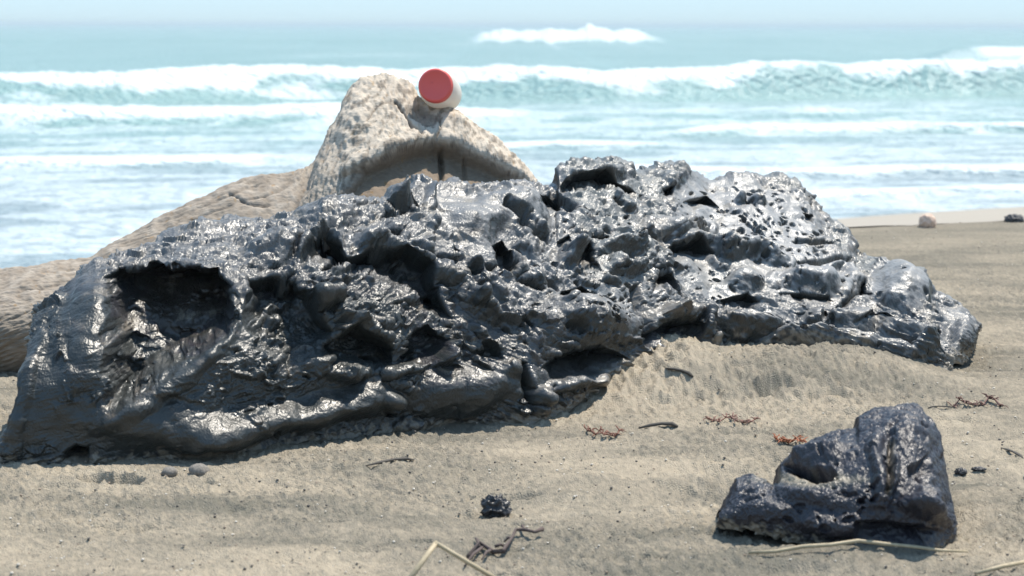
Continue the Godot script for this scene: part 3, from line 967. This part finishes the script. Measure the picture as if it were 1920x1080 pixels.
func make_log() -> void:
	var b := Body.new()
	b.c0 = -170.0; b.c1 = 1060.0; b.step = 2.2
	b.rows = 190; b.back_rows = 40
	b.lean0 = 0.0; b.lean1 = -30.0; b.lean_w = 60.0
	b.power = [0, 2.0]; b.belly = 0.075; b.thick = 0.16; b.end_depth = 0.15; b.end_in = 20.0; b.warp = 5.0; b.blur = 40.0; b.dig = 1.3; b.ease = 1.0; b.straight = 0.6
	b.foot = [-170, 704, 0, 698, 60, 694, 200, 690, 400, 684, 1060, 676]
	b.crest = [-170, 520, 0, 508, 100, 495, 170, 483, 230, 447, 300, 408, 350, 384, 420, 349, 455, 336, 490, 331, 540, 326, 572, 318, 588, 306, 602, 280, 622, 244, 640, 212, 648, 182, 660, 160, 676, 146, 700, 143, 716, 138, 734, 143, 756, 150, 772, 160, 786, 186, 806, 192, 836, 200, 862, 214, 880, 226, 900, 240, 930, 262, 960, 290, 985, 316, 1010, 344, 1032, 380, 1060, 470]
	b.foot_d = [-170, 4.02, 60, 4.04, 300, 4.12, 600, 4.18, 1060, 4.18]
	b.crest_d = [-170, 4.13, 60, 4.15, 300, 4.26, 560, 4.34, 640, 4.40, 720, 4.44, 860, 4.44, 960, 4.38, 1060, 4.30]
	b.hollows = [
		[0.055, 24, 636, 330, 672, 308, 720, 284, 770, 264, 815, 256, 862, 266, 925, 296, 975, 322, 1008, 345, 1030, 420, 1000, 480, 640, 480, 612, 380],
		[0.02, 6, 822, 270, 834, 266, 838, 300, 832, 350, 824, 350],
		[0.012, 5, 868, 284, 876, 282, 878, 330, 870, 340],
	]
	b.ridges = [
		[0.006, 16, 630, 336, 672, 304, 720, 278, 770, 257, 815, 248, 870, 262, 925, 288, 1000, 338],
		[0.015, 30, 570, 400, 595, 350, 625, 280, 660, 200],
		[-0.008, 14, 548, 420, 566, 360, 590, 318],
		[-0.014, 5, 742, 192, 756, 216, 770, 238, 790, 250],
		[-0.005, 4, 684, 226, 704, 206, 732, 192],
		[-0.005, 5, 430, 366, 470, 384, 500, 384],
		[-0.0035, 4, 40, 548, 180, 522, 300, 468, 420, 418], [-0.0035, 4, 240, 486, 340, 430, 440, 384, 540, 356], [-0.0035, 4, 20, 600, 60, 586, 120, 560],
		[-0.003, 3, 330, 420, 400, 380, 480, 350], [-0.0035, 4, 560, 400, 600, 330, 640, 270],
		[-0.010, 4, 820, 262, 830, 240, 826, 220],
	]
	b.blobs = [[0.02, 860, 232, 50, 24, 30], [-0.006, 790, 215, 40, 18, 20]]
	var out := build_body(b, work_log)
	var m := StandardMaterial3D.new()
	m.vertex_color_use_as_albedo = true
	m.roughness = 0.85
	m.metallic_specular = 0.3
	m.uv1_triplanar = true
	m.uv1_scale = Vector3(1.5, 5.0, 4.0)
	m.albedo_texture = tex(71, 1024, 0.03, 5, 0.78, 1.0)
	m.heightmap_enabled = true
	m.heightmap_texture = tex(72, 1024, 0.04, 5, 0.0, 1.0)
	m.heightmap_scale = 0.12
	var origin := at(450, 690, 4.2)
	origin.y = 0.0
	var o := put("driftwood_log", grid_mesh(out[0], out[1], out[2], out[3], PackedVector2Array(), origin), m, self, origin)
	tag(o, "thick bleached driftwood trunk with a flared broken root end behind the tar", "driftwood")

func work_log(xs: PackedFloat32Array, ys: PackedFloat32Array, p: PackedVector3Array, fine: PackedVector3Array, disp: PackedFloat32Array, still: PackedFloat32Array, col: PackedColorArray, extra: PackedFloat32Array) -> void:
	var grain := noise(81, 0.085, 4, FastNoiseLite.TYPE_SIMPLEX_SMOOTH, FastNoiseLite.FRACTAL_RIDGED)
	var lumps := noise(82, 0.014, 3)
	var rot := noise(83, 0.03, 4)
	var spots := noise(84, 0.11, 4)
	for k in p.size():
		var x := xs[k]
		var y := ys[k]
		var q := p[k] * 1030.0
		var knob := smoothstep(530.0, 670.0, x)
		# grain follows the trunk, then turns up into the root flare
		var gx := lerpf(x * 0.94 - y * 0.34, x * 0.55 - y * 0.83, knob)
		var gy := lerpf(y * 0.94 + x * 0.34, y * 0.55 + x * 0.83, knob)
		var inside := smoothstep(0.005, 0.016, -disp[k]) * smoothstep(600.0, 640.0, x) * smoothstep(240.0, 256.0, y)
		if inside > 0.0:
			gx = lerpf(gx, y, inside)
			gy = lerpf(gy, x, inside)
		var g := grain.get_noise_3d(gx * 0.10, gy, q.z * 0.5)
		var r := rot.get_noise_3dv(q)
		var s := spots.get_noise_3d(gx * 0.09, gy * 0.75, q.z * 0.3)
		extra[k] = 0.005 * lumps.get_noise_2d(x, y) + (0.0032 + 0.0016 * knob) * g * (1.0 - 0.75 * inside) + (0.0008 + 0.0008 * knob * (1.0 - inside)) * r
		var c := Color(0.33, 0.275, 0.22).lerp(Color(0.46, 0.40, 0.335), clampf(0.5 + 1.1 * r, 0.0, 1.0))
		c = c.lerp(Color(0.72, 0.63, 0.52), knob * 0.8 * (1.0 - inside))
		c = c.lerp(Color(0.15, 0.12, 0.09), clampf(0.45 - 0.7 * g, 0.0, 1.0) * (0.65 - 0.45 * knob))
		c = c.lerp(Color(0.24, 0.185, 0.135), inside * 0.9)  # brown of the hollow, deepened so its shade is in the colour
		c = c.lerp(Color(0.17, 0.14, 0.11), knob * (1.0 - inside) * smoothstep(0.05, 0.30, 0.8 * s + 0.7 * r) * 0.65)
		c = c.lerp(Color(0.36, 0.20, 0.06), smoothstep(0.45, 0.6, rot.get_noise_2d(x * 1.5 + 300.0, y * 1.5)) * 0.5)
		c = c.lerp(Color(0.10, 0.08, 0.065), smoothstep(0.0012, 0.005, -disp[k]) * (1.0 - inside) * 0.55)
		# shade on the underside of the trunk, darkened into the colour
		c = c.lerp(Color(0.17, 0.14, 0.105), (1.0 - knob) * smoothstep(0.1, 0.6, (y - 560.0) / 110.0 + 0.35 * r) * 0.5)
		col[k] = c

# ---------------------------------------------------------------- small things
func lump_mesh(r: Vector3, seed_: int, rough: float, freq: float, kind := FastNoiseLite.FRACTAL_RIDGED) -> ArrayMesh:
	var n := noise(seed_, freq, 4, FastNoiseLite.TYPE_SIMPLEX_SMOOTH, kind)
	var nu := 49
	var nv := 25
	var p := PackedVector3Array(); p.resize(nu * nv)
	for j in nv:
		for i in nu:
			var a := TAU * i / (nu - 1)
			var e := PI * (float(j) / (nv - 1) - 0.5)
			var v := Vector3(cos(a) * cos(e), sin(e), sin(a) * cos(e))
			p[j * nu + i] = v * (1.0 + rough * n.get_noise_3dv(v)) * r
	var col := PackedColorArray()
	col.resize(nu * nv)
	col.fill(Color(0.028, 0.03, 0.034))
	return grid_mesh(p, nu, nv, col, PackedVector2Array(), Vector3.ZERO, true)

func plain(c: Color, rough: float, spec := 0.5) -> StandardMaterial3D:
	var m := StandardMaterial3D.new()
	m.albedo_color = c
	m.roughness = rough
	m.metallic_specular = spec
	return m

func make_bottle() -> void:
	var r := 0.0322
	var o := Node3D.new()
	o.name = numbered("plastic_jar")
	add_child(o)
	var front := at(815, 160, 4.37)
	o.position = front
	o.look_at_from_position(front, front + Vector3(0.10, -0.17, -1.0), Vector3.UP)
	tag(o, "translucent white plastic jar with a red lid perched on the driftwood knob", "jar")
	var red := plain(lin(0.74, 0.105, 0.088), 0.45)
	var cap := lathe([Vector2(0.0, 0.0006), Vector2(r * 0.80, 0.0), Vector2(r * 0.84, 0.0008), Vector2(r * 0.93, 0.0004), Vector2(r * 0.985, -0.0012), Vector2(r, -0.0040), Vector2(r, -0.0180), Vector2(r * 0.96, -0.0185), Vector2(0.0, -0.0183)], 64)
	var lid := put("lid", cap, red, o)
	lid.set_meta("label", "red screw lid facing the camera")
	var nub := SphereMesh.new()
	nub.radius = 0.0016; nub.height = 0.0016; nub.radial_segments = 12; nub.rings = 6
	put("moulding_nub", nub, plain(lin(0.5, 0.05, 0.06), 0.5), lid, Vector3(-0.006, 0.005, 0.0005))
	var st := SurfaceTool.new()
	st.begin(Mesh.PRIMITIVE_TRIANGLES)
	for k in 72:
		var t := TAU * k / 72
		var c := Vector3(cos(t), sin(t), 0) * (r + 0.0002)
		tube(st, [c + Vector3(0, 0, -0.005), c + Vector3(0, 0, -0.017)], [0.0007, 0.0007], 5)
	st.generate_normals()
	put("grip_rib", st.commit(), red, lid).set_meta("kind", "stuff")
	var milk := StandardMaterial3D.new()
	milk.albedo_color = lin(0.72, 0.70, 0.64)
	milk.roughness = 0.4
	milk.backlight_enabled = true
	milk.backlight = lin(0.55, 0.53, 0.48)
	var w := r * 1.13
	put("body", lathe([Vector2(r * 0.86, -0.0187), Vector2(r * 0.90, -0.022), Vector2(r * 1.02, -0.026), Vector2(w, -0.034), Vector2(w * 1.01, -0.06), Vector2(w, -0.10), Vector2(w * 0.985, -0.125), Vector2(w * 0.93, -0.134), Vector2(w * 0.75, -0.137), Vector2(0.0, -0.135)], 56), milk, o)

func make_small_things(tar: Material) -> void:
	var p := on_ground(930, 968)
	var o := put("tar_crumb", lump_mesh(Vector3(0.0125, 0.0100, 0.010), 307, 1.0, 1.1), tar, self, p + Vector3(0, 0.008, 0))
	tag(o, "small jagged black tar crumb alone on the foreground sand below the tar mass", "tar")
	p = on_ground(1802, 892)
	o = put("tar_crumb", lump_mesh(Vector3(0.006, 0.0045, 0.006), 302, 0.6, 1.4), tar, self, p + Vector3(0, 0.004, 0))
	tag(o, "tiny dark crumb just right of the notched tar chunk", "tar")
	p = on_ground(1836, 882)
	o = put("tar_crumb", lump_mesh(Vector3(0.008, 0.0025, 0.005), 303, 0.5, 1.4), tar, self, p + Vector3(0, 0.002, 0))
	tag(o, "flat dark sliver near the right edge, beyond the tiny crumb", "tar")
	var peb := StandardMaterial3D.new()
	peb.albedo_color = lin(0.30, 0.27, 0.235)
	peb.roughness = 0.9
	peb.uv1_triplanar = true
	peb.uv1_scale = Vector3(12, 12, 12)
	peb.albedo_texture = tex(33, 256, 0.1, 3, 0.6, 1.0)
	var spots := [[319, 892, 0.0105, 0.008, "smaller round grey pebble half sunk in sand below the tar, left of its twin"], [374, 890, 0.0140, 0.010, "larger round grey pebble half sunk in sand below the tar, right of its twin"]]
	for s in spots:
		p = on_ground(s[0], s[1])
		o = put("pebble", lump_mesh(Vector3(s[2], s[3], s[2]), 310 + int(s[0]), 0.12, 0.9, FastNoiseLite.FRACTAL_FBM), peb, self, p + Vector3(0, s[3] * 0.35, 0))
		tag(o, s[4], "pebble", "pebbles below the tar")
	p = on_ground(1738, 424)
	o = put("seashell", lump_mesh(Vector3(0.024, 0.024, 0.02), 321, 0.22, 1.2), plain(lin(0.55, 0.40, 0.31), 0.6), self, p + Vector3(0, 0.014, 0))
	tag(o, "pale pinkish shell lying at the edge of the wet foreshore", "shell")
	p = on_ground(1901, 414)
	o = put("stone", lump_mesh(Vector3(0.025, 0.015, 0.02), 322, 0.5, 1.2), plain(lin(0.05, 0.052, 0.06), 0.6), self, p + Vector3(0, 0.006, 0))
	tag(o, "dark stone at the far right edge beside the wet foreshore", "stone")
	# reeds
	var straw := StandardMaterial3D.new()
	straw.albedo_color = lin(0.55, 0.45, 0.29)
	straw.roughness = 0.6
	straw.uv1_triplanar = true
	straw.uv1_scale = Vector3(6, 60, 6)
	straw.albedo_texture = tex(34, 256, 0.06, 3, 0.7, 1.0)
	var st := SurfaceTool.new()
	st.begin(Mesh.PRIMITIVE_TRIANGLES)
	var a := on_ground(752, 1112)
	var apex := at(818, 1019, 2.50)
	var c := on_ground(948, 1100)
	tube(st, [a, a.lerp(apex, 0.5) + Vector3(0.001, 0.001, 0), apex], [0.0036, 0.0034, 0.0030], 10, 0.8)
	tube(st, [apex + Vector3(-0.001, 0.001, 0), apex.lerp(c, 0.5), c], [0.0030, 0.0032, 0.0034], 10, 0.8)
	st.generate_normals()
	o = put("bent_reed", st.commit(), straw, self)
	tag(o, "pale dry reed bent into an upturned V at the bottom edge", "reed")
	st = SurfaceTool.new()
	st.begin(Mesh.PRIMITIVE_TRIANGLES)
	var pts := PackedVector3Array()
	for k in 9:
		var t := k / 8.0
		var q := on_ground(lerpf(1405, 1815, t), 1048 - 12 * sin(t * PI) - 4 * t + 2.0 * sin(t * 9.0))
		pts.append(q + Vector3(0, 0.0045 + 0.004 * sin(t * PI), 0))
	tube(st, pts, [0.0016, 0.0022, 0.0024, 0.0024, 0.0023, 0.0022, 0.0020, 0.0018, 0.0012], 8)
	st.generate_normals()
	o = put("dry_stalk", st.commit(), straw, self)
	tag(o, "long thin straw coloured stalk lying in front of the notched tar chunk", "stalk")
	st = SurfaceTool.new()
	st.begin(Mesh.PRIMITIVE_TRIANGLES)
	pts = [on_ground(1830, 1088) + Vector3(0, 0.004, 0), on_ground(1880, 1070) + Vector3(0, 0.006, 0), on_ground(1935, 1058) + Vector3(0, 0.005, 0)]
	tube(st, pts, [0.002, 0.0026, 0.0022], 8)
	st.generate_normals()
	o = put("dry_stalk", st.commit(), straw, self)
	tag(o, "short straw piece in the bottom right corner of the sand", "stalk")
	# dark dry twig behind the bent reed
	var dark := plain(lin(0.085, 0.062, 0.055), 0.85)
	st = SurfaceTool.new()
	st.begin(Mesh.PRIMITIVE_TRIANGLES)
	rng.seed = 44
	var chain := [[880, 1054], [900, 1034], [926, 1042], [945, 1046], [962, 1030], [968, 1012], [984, 1006], [1004, 1014], [1018, 1006]]
	pts = PackedVector3Array()
	var rad := PackedFloat32Array()
	for q in chain:
		pts.append(on_ground(q[0], q[1]) + Vector3(0, rng.randf_range(0.003, 0.010), 0))
		rad.append(rng.randf_range(0.0016, 0.0034))
	tube(st, pts, rad, 7)
	for q in [[900, 1036, 892, 1016], [930, 1042, 950, 1034], [962, 1030, 946, 1024], [905, 1040, 872, 1068], [984, 1008, 978, 996], [920, 1044, 905, 1056]]:
		var u := on_ground(q[0], q[1]) + Vector3(0, 0.006, 0)
		var v := on_ground(q[2], q[3]) + Vector3(0, 0.004, 0)
		tube(st, [u, u.lerp(v, 0.5) + Vector3(0, 0.003, 0), v], [0.002, 0.0018, 0.0010], 6)
	st.generate_normals()
	o = put("twig", st.commit(), dark, self)
	tag(o, "gnarled dark dry twig on the sand behind the bent reed", "twig")
	# dark slivers of bark; the long one stands for a sand crack's shadow
	var bark := plain(lin(0.075, 0.066, 0.056), 0.9)
	var slivers := [[1198, 806, 1272, 801, 0.0055, "dark bark sliver on the sand left of the red weed scrap, below the bank"], [686, 876, 776, 870, 0.0040, "long dark sliver added for the shadow of a sand crack under the middle of the tar"], [1248, 700, 1300, 708, 0.0050, "dark stick end poking from the sand bank under the tar"], [1878, 838, 1918, 860, 0.0032, "thin dark stick slanting at the right edge"], [1790, 764, 1740, 766, 0.0022, "thin dark stick left of the weed scrap at the upper right"]]
	for q in slivers:
		st = SurfaceTool.new()
		st.begin(Mesh.PRIMITIVE_TRIANGLES)
		var u := on_ground(q[0], q[1])
		var v := on_ground(q[2], q[3])
		var r: float = q[4]
		tube(st, [u, u.lerp(v, 0.3) + Vector3(0, r * 0.7, 0.002), u.lerp(v, 0.6) + Vector3(0, r * 0.9, -0.003), u.lerp(v, 0.85) + Vector3(0, r * 0.8, 0), v], [r * 0.3, r * 0.8, r * 0.7, r, r * 0.5], 7, 0.6)
		st.generate_normals()
		o = put("dark_sliver", st.commit(), bark, self)
		tag(o, q[5], "bark", "dark slivers on the sand")
	# reddish dried weed
	var weeds := [[1132, 818, 30, 0.17, 0.075, 0.05, "small reddish weed scrap below the tar, leftmost of the red scraps"], [1372, 794, 44, 0.22, 0.12, 0.09, "pinkish brown weed scrap right of the dark bark sliver"], [1480, 834, 26, 0.28, 0.10, 0.045, "rust orange weed scrap just behind the notched tar chunk"], [1832, 758, 44, 0.14, 0.075, 0.06, "reddish brown weed scrap near the right edge below the tar tip"]]
	var at_weed := 0
	for w in weeds:
		rng.seed = 60 + at_weed
		at_weed += 1
		st = SurfaceTool.new()
		st.begin(Mesh.PRIMITIVE_TRIANGLES)
		var runner := PackedVector3Array()
		var thick := PackedFloat32Array()
		for k in 9:
			runner.append(on_ground(w[0] + w[2] * (k / 4.0 - 1.0), w[1] + rng.randfn(0, 4.0)) + Vector3(0, rng.randf_range(0.001, 0.006), 0))
			thick.append(rng.randf_range(0.0008, 0.002))
		tube(st, runner, thick, 5)
		for k in 54:
			var q := runner[k % 9]
			var e := q + Vector3(rng.randf_range(-0.010, 0.010), rng.randf_range(-0.001, 0.006), rng.randf_range(-0.02, 0.02))
			tube(st, [q, q.lerp(e, 0.5) + Vector3(rng.randf_range(-0.003, 0.003), 0.002, 0), e], [0.0007, 0.0013, 0.0005], 5, 0.6)
		st.generate_normals()
		o = put("weed_scrap", st.commit(), plain(lin(w[3], w[4], w[5]), 0.8), self)
		tag(o, w[6], "seaweed", "dried weed scraps")
	# grains, shell grit and crumbs strewn over the sand
	var mm := MultiMesh.new()
	mm.transform_format = MultiMesh.TRANSFORM_3D
	mm.use_colors = true
	var g := SphereMesh.new()
	g.radius = 1.0; g.height = 2.0; g.radial_segments = 6; g.rings = 3
	mm.mesh = g
	mm.instance_count = 9000
	rng.seed = 77
	for k in 9000:
		var d := 2.35 * pow(3.0, rng.randf())
		var x := rng.randf_range(-0.26, 0.26) * d
		var r := 0.0005 + 0.0017 * pow(rng.randf(), 4.0)
		var bb := Basis.from_euler(Vector3(rng.randf() * 6, rng.randf() * 6, rng.randf() * 6)).scaled(Vector3(r, r * rng.randf_range(0.4, 0.9), r * rng.randf_range(0.7, 1.3)))
		mm.set_instance_transform(k, Transform3D(bb, Vector3(x, ground(x, -d) + micro(x, -d) + r * 0.8, -d)))
		var pick := rng.randf()
		mm.set_instance_color(k, Color(0.55, 0.5, 0.43) if pick < 0.35 else Color(0.07, 0.065, 0.06) if pick < 0.75 else Color(0.26, 0.2, 0.15))
	var mi := MultiMeshInstance3D.new()
	mi.name = "sand_grit"
	mi.multimesh = mm
	var gm := plain(Color.WHITE, 0.7)
	gm.vertex_color_use_as_albedo = true
	mi.material_override = gm
	add_child(mi, true)
	tag(mi, "coarse grains and shell grit strewn over the sand", "grit", "", "stuff")

# ---------------------------------------------------------------- scene
func _ready() -> void:
	var cam := Camera3D.new()
	cam.name = "camera"
	cam.position = Vector3(0, EYE, 0)
	cam.rotation_degrees = Vector3(-TILT, 0, 0.13)
	cam.near = 0.05
	cam.far = 8000.0
	var lens := CameraAttributesPhysical.new()
	lens.frustum_focal_length = 96.2
	lens.frustum_focus_distance = 3.65
	lens.exposure_aperture = 13.0
	lens.frustum_near = 0.05
	lens.frustum_far = 8000.0
	cam.attributes = lens
	cam.fov = 2.0 * rad_to_deg(atan(540.0 / F))
	add_child(cam)
	cam.current = true

	var sky_m := ProceduralSkyMaterial.new()
	sky_m.sky_horizon_color = lin(0.485, 0.64, 0.71)
	sky_m.sky_top_color = lin(0.25, 0.42, 0.66)
	sky_m.sky_curve = 0.16
	sky_m.ground_horizon_color = lin(0.5, 0.6, 0.62)
	sky_m.ground_bottom_color = lin(0.2, 0.19, 0.17)
	var sky := Sky.new()
	sky.sky_material = sky_m
	var env := Environment.new()
	env.background_mode = Environment.BG_SKY
	env.sky = sky
	env.ambient_light_source = Environment.AMBIENT_SOURCE_SKY
	env.tonemap_mode = Environment.TONE_MAPPER_LINEAR
	env.tonemap_exposure = 1.45
	env.fog_enabled = true
	env.fog_density = 0.0009
	env.fog_light_color = Color(0.90, 0.97, 1.0)
	env.sdfgi_enabled = true
	env.ssao_enabled = true
	env.ssil_enabled = true
	var we := WorldEnvironment.new()
	we.name = "environment"
	we.environment = env
	add_child(we)
	var sun := DirectionalLight3D.new()
	sun.name = "sun"
	sun.light_energy = 1.5
	sun.light_color = Color(1.0, 0.965, 0.91)
	sun.light_angular_distance = 0.5
	sun.shadow_enabled = true
	add_child(sun)
	sun.look_at_from_position(Vector3(0.30, 0.91, -0.29), Vector3.ZERO, Vector3.UP)

	n_dune = noise(11, 0.9, 3)
	# the bank of sand heaped against the right half of the tar, and dents
	gstamp(0.056, 1400, 668, 3.95, 0.42, 0.34, -14)
	gstamp(0.030, 1200, 690, 3.78, 0.16, 0.20, 20)
	gstamp(-0.026, 175, 897, flat_d(897), 0.030, 0.030, 0, 1.0)
	gstamp(-0.024, 235, 899, flat_d(899), 0.030, 0.026, 0, 1.0)
	gstamp(0.004, 205, 880, flat_d(880), 0.07, 0.03)
	gstamp(-0.016, 1330, 890, flat_d(885), 0.075, 0.06, 0, 0.0)
	gstamp(0.012, 1300, 915, flat_d(915), 0.07, 0.05, 0)
	gstamp(-0.006, 420, 880, flat_d(880), 0.03, 0.02, 0, 1.0)
	gstamp(-0.004, 548, 876, flat_d(876), 0.03, 0.012, 0, 1.0)
	gstamp(-0.006, 180, 873, flat_d(873), 0.035, 0.012, 0, 1.0)
	gstamp(0.014, 1120, 925, flat_d(925), 0.12, 0.10, 0)
	gstamp(0.016, 1870, 960, flat_d(960), 0.10, 0.14, 0)
	rng.seed = 5
	for k in 120:
		var d := rng.randf_range(2.5, 6.4)
		var px := rng.randf_range(-60, 1980)
		var r := rng.randf_range(0.008, 0.035)
		var p := at(px, 900, d)
		gstamps.append([-rng.randf_range(0.002, 0.010), p.x, -d, r, r * rng.randf_range(0.4, 1.0), 0.0 if k % 2 else 1.0, r, 1.0, 0.0])
	for k in 150:
		var d := rng.randf_range(2.5, 5.6)
		var p := at(rng.randf_range(-60, 1980), 900, d)
		var r := rng.randf_range(0.010, 0.045)
		gstamps.append([-rng.randf_range(0.004, 0.010), p.x, -d, r, r * rng.randf_range(0.16, 0.4), 1.0, r, 1.0, rng.randf_range(-0.1, 0.1)])
	for k in 110:
		var p := at(rng.randf_range(1060, 1620), 700, 3.7)
		var d := rng.randfn(3.72, 0.10)
		var r := rng.randf_range(0.006, 0.026)
		var up := rng.randf() < 0.3
		gstamps.append([rng.randf_range(0.001, 0.003) if up else -rng.randf_range(0.005, 0.012), p.x, -d, r, r * rng.randf_range(0.35, 0.8), 0.0, r, 1.0, rng.randf_range(-0.3, 0.3)])
	gstamp(0.010, 1560, 1036, 2.60, 0.20, 0.07, 4)
	make_sand()
	make_wet_sand()
	make_sea()
	make_log()
	var tar := tar_material(101, 1.0)
	make_tar(tar)
	var tar_b := tar_material(111, 1.6)
	make_chunk(tar_b)
	make_bottle()
	make_small_things(tar_b)
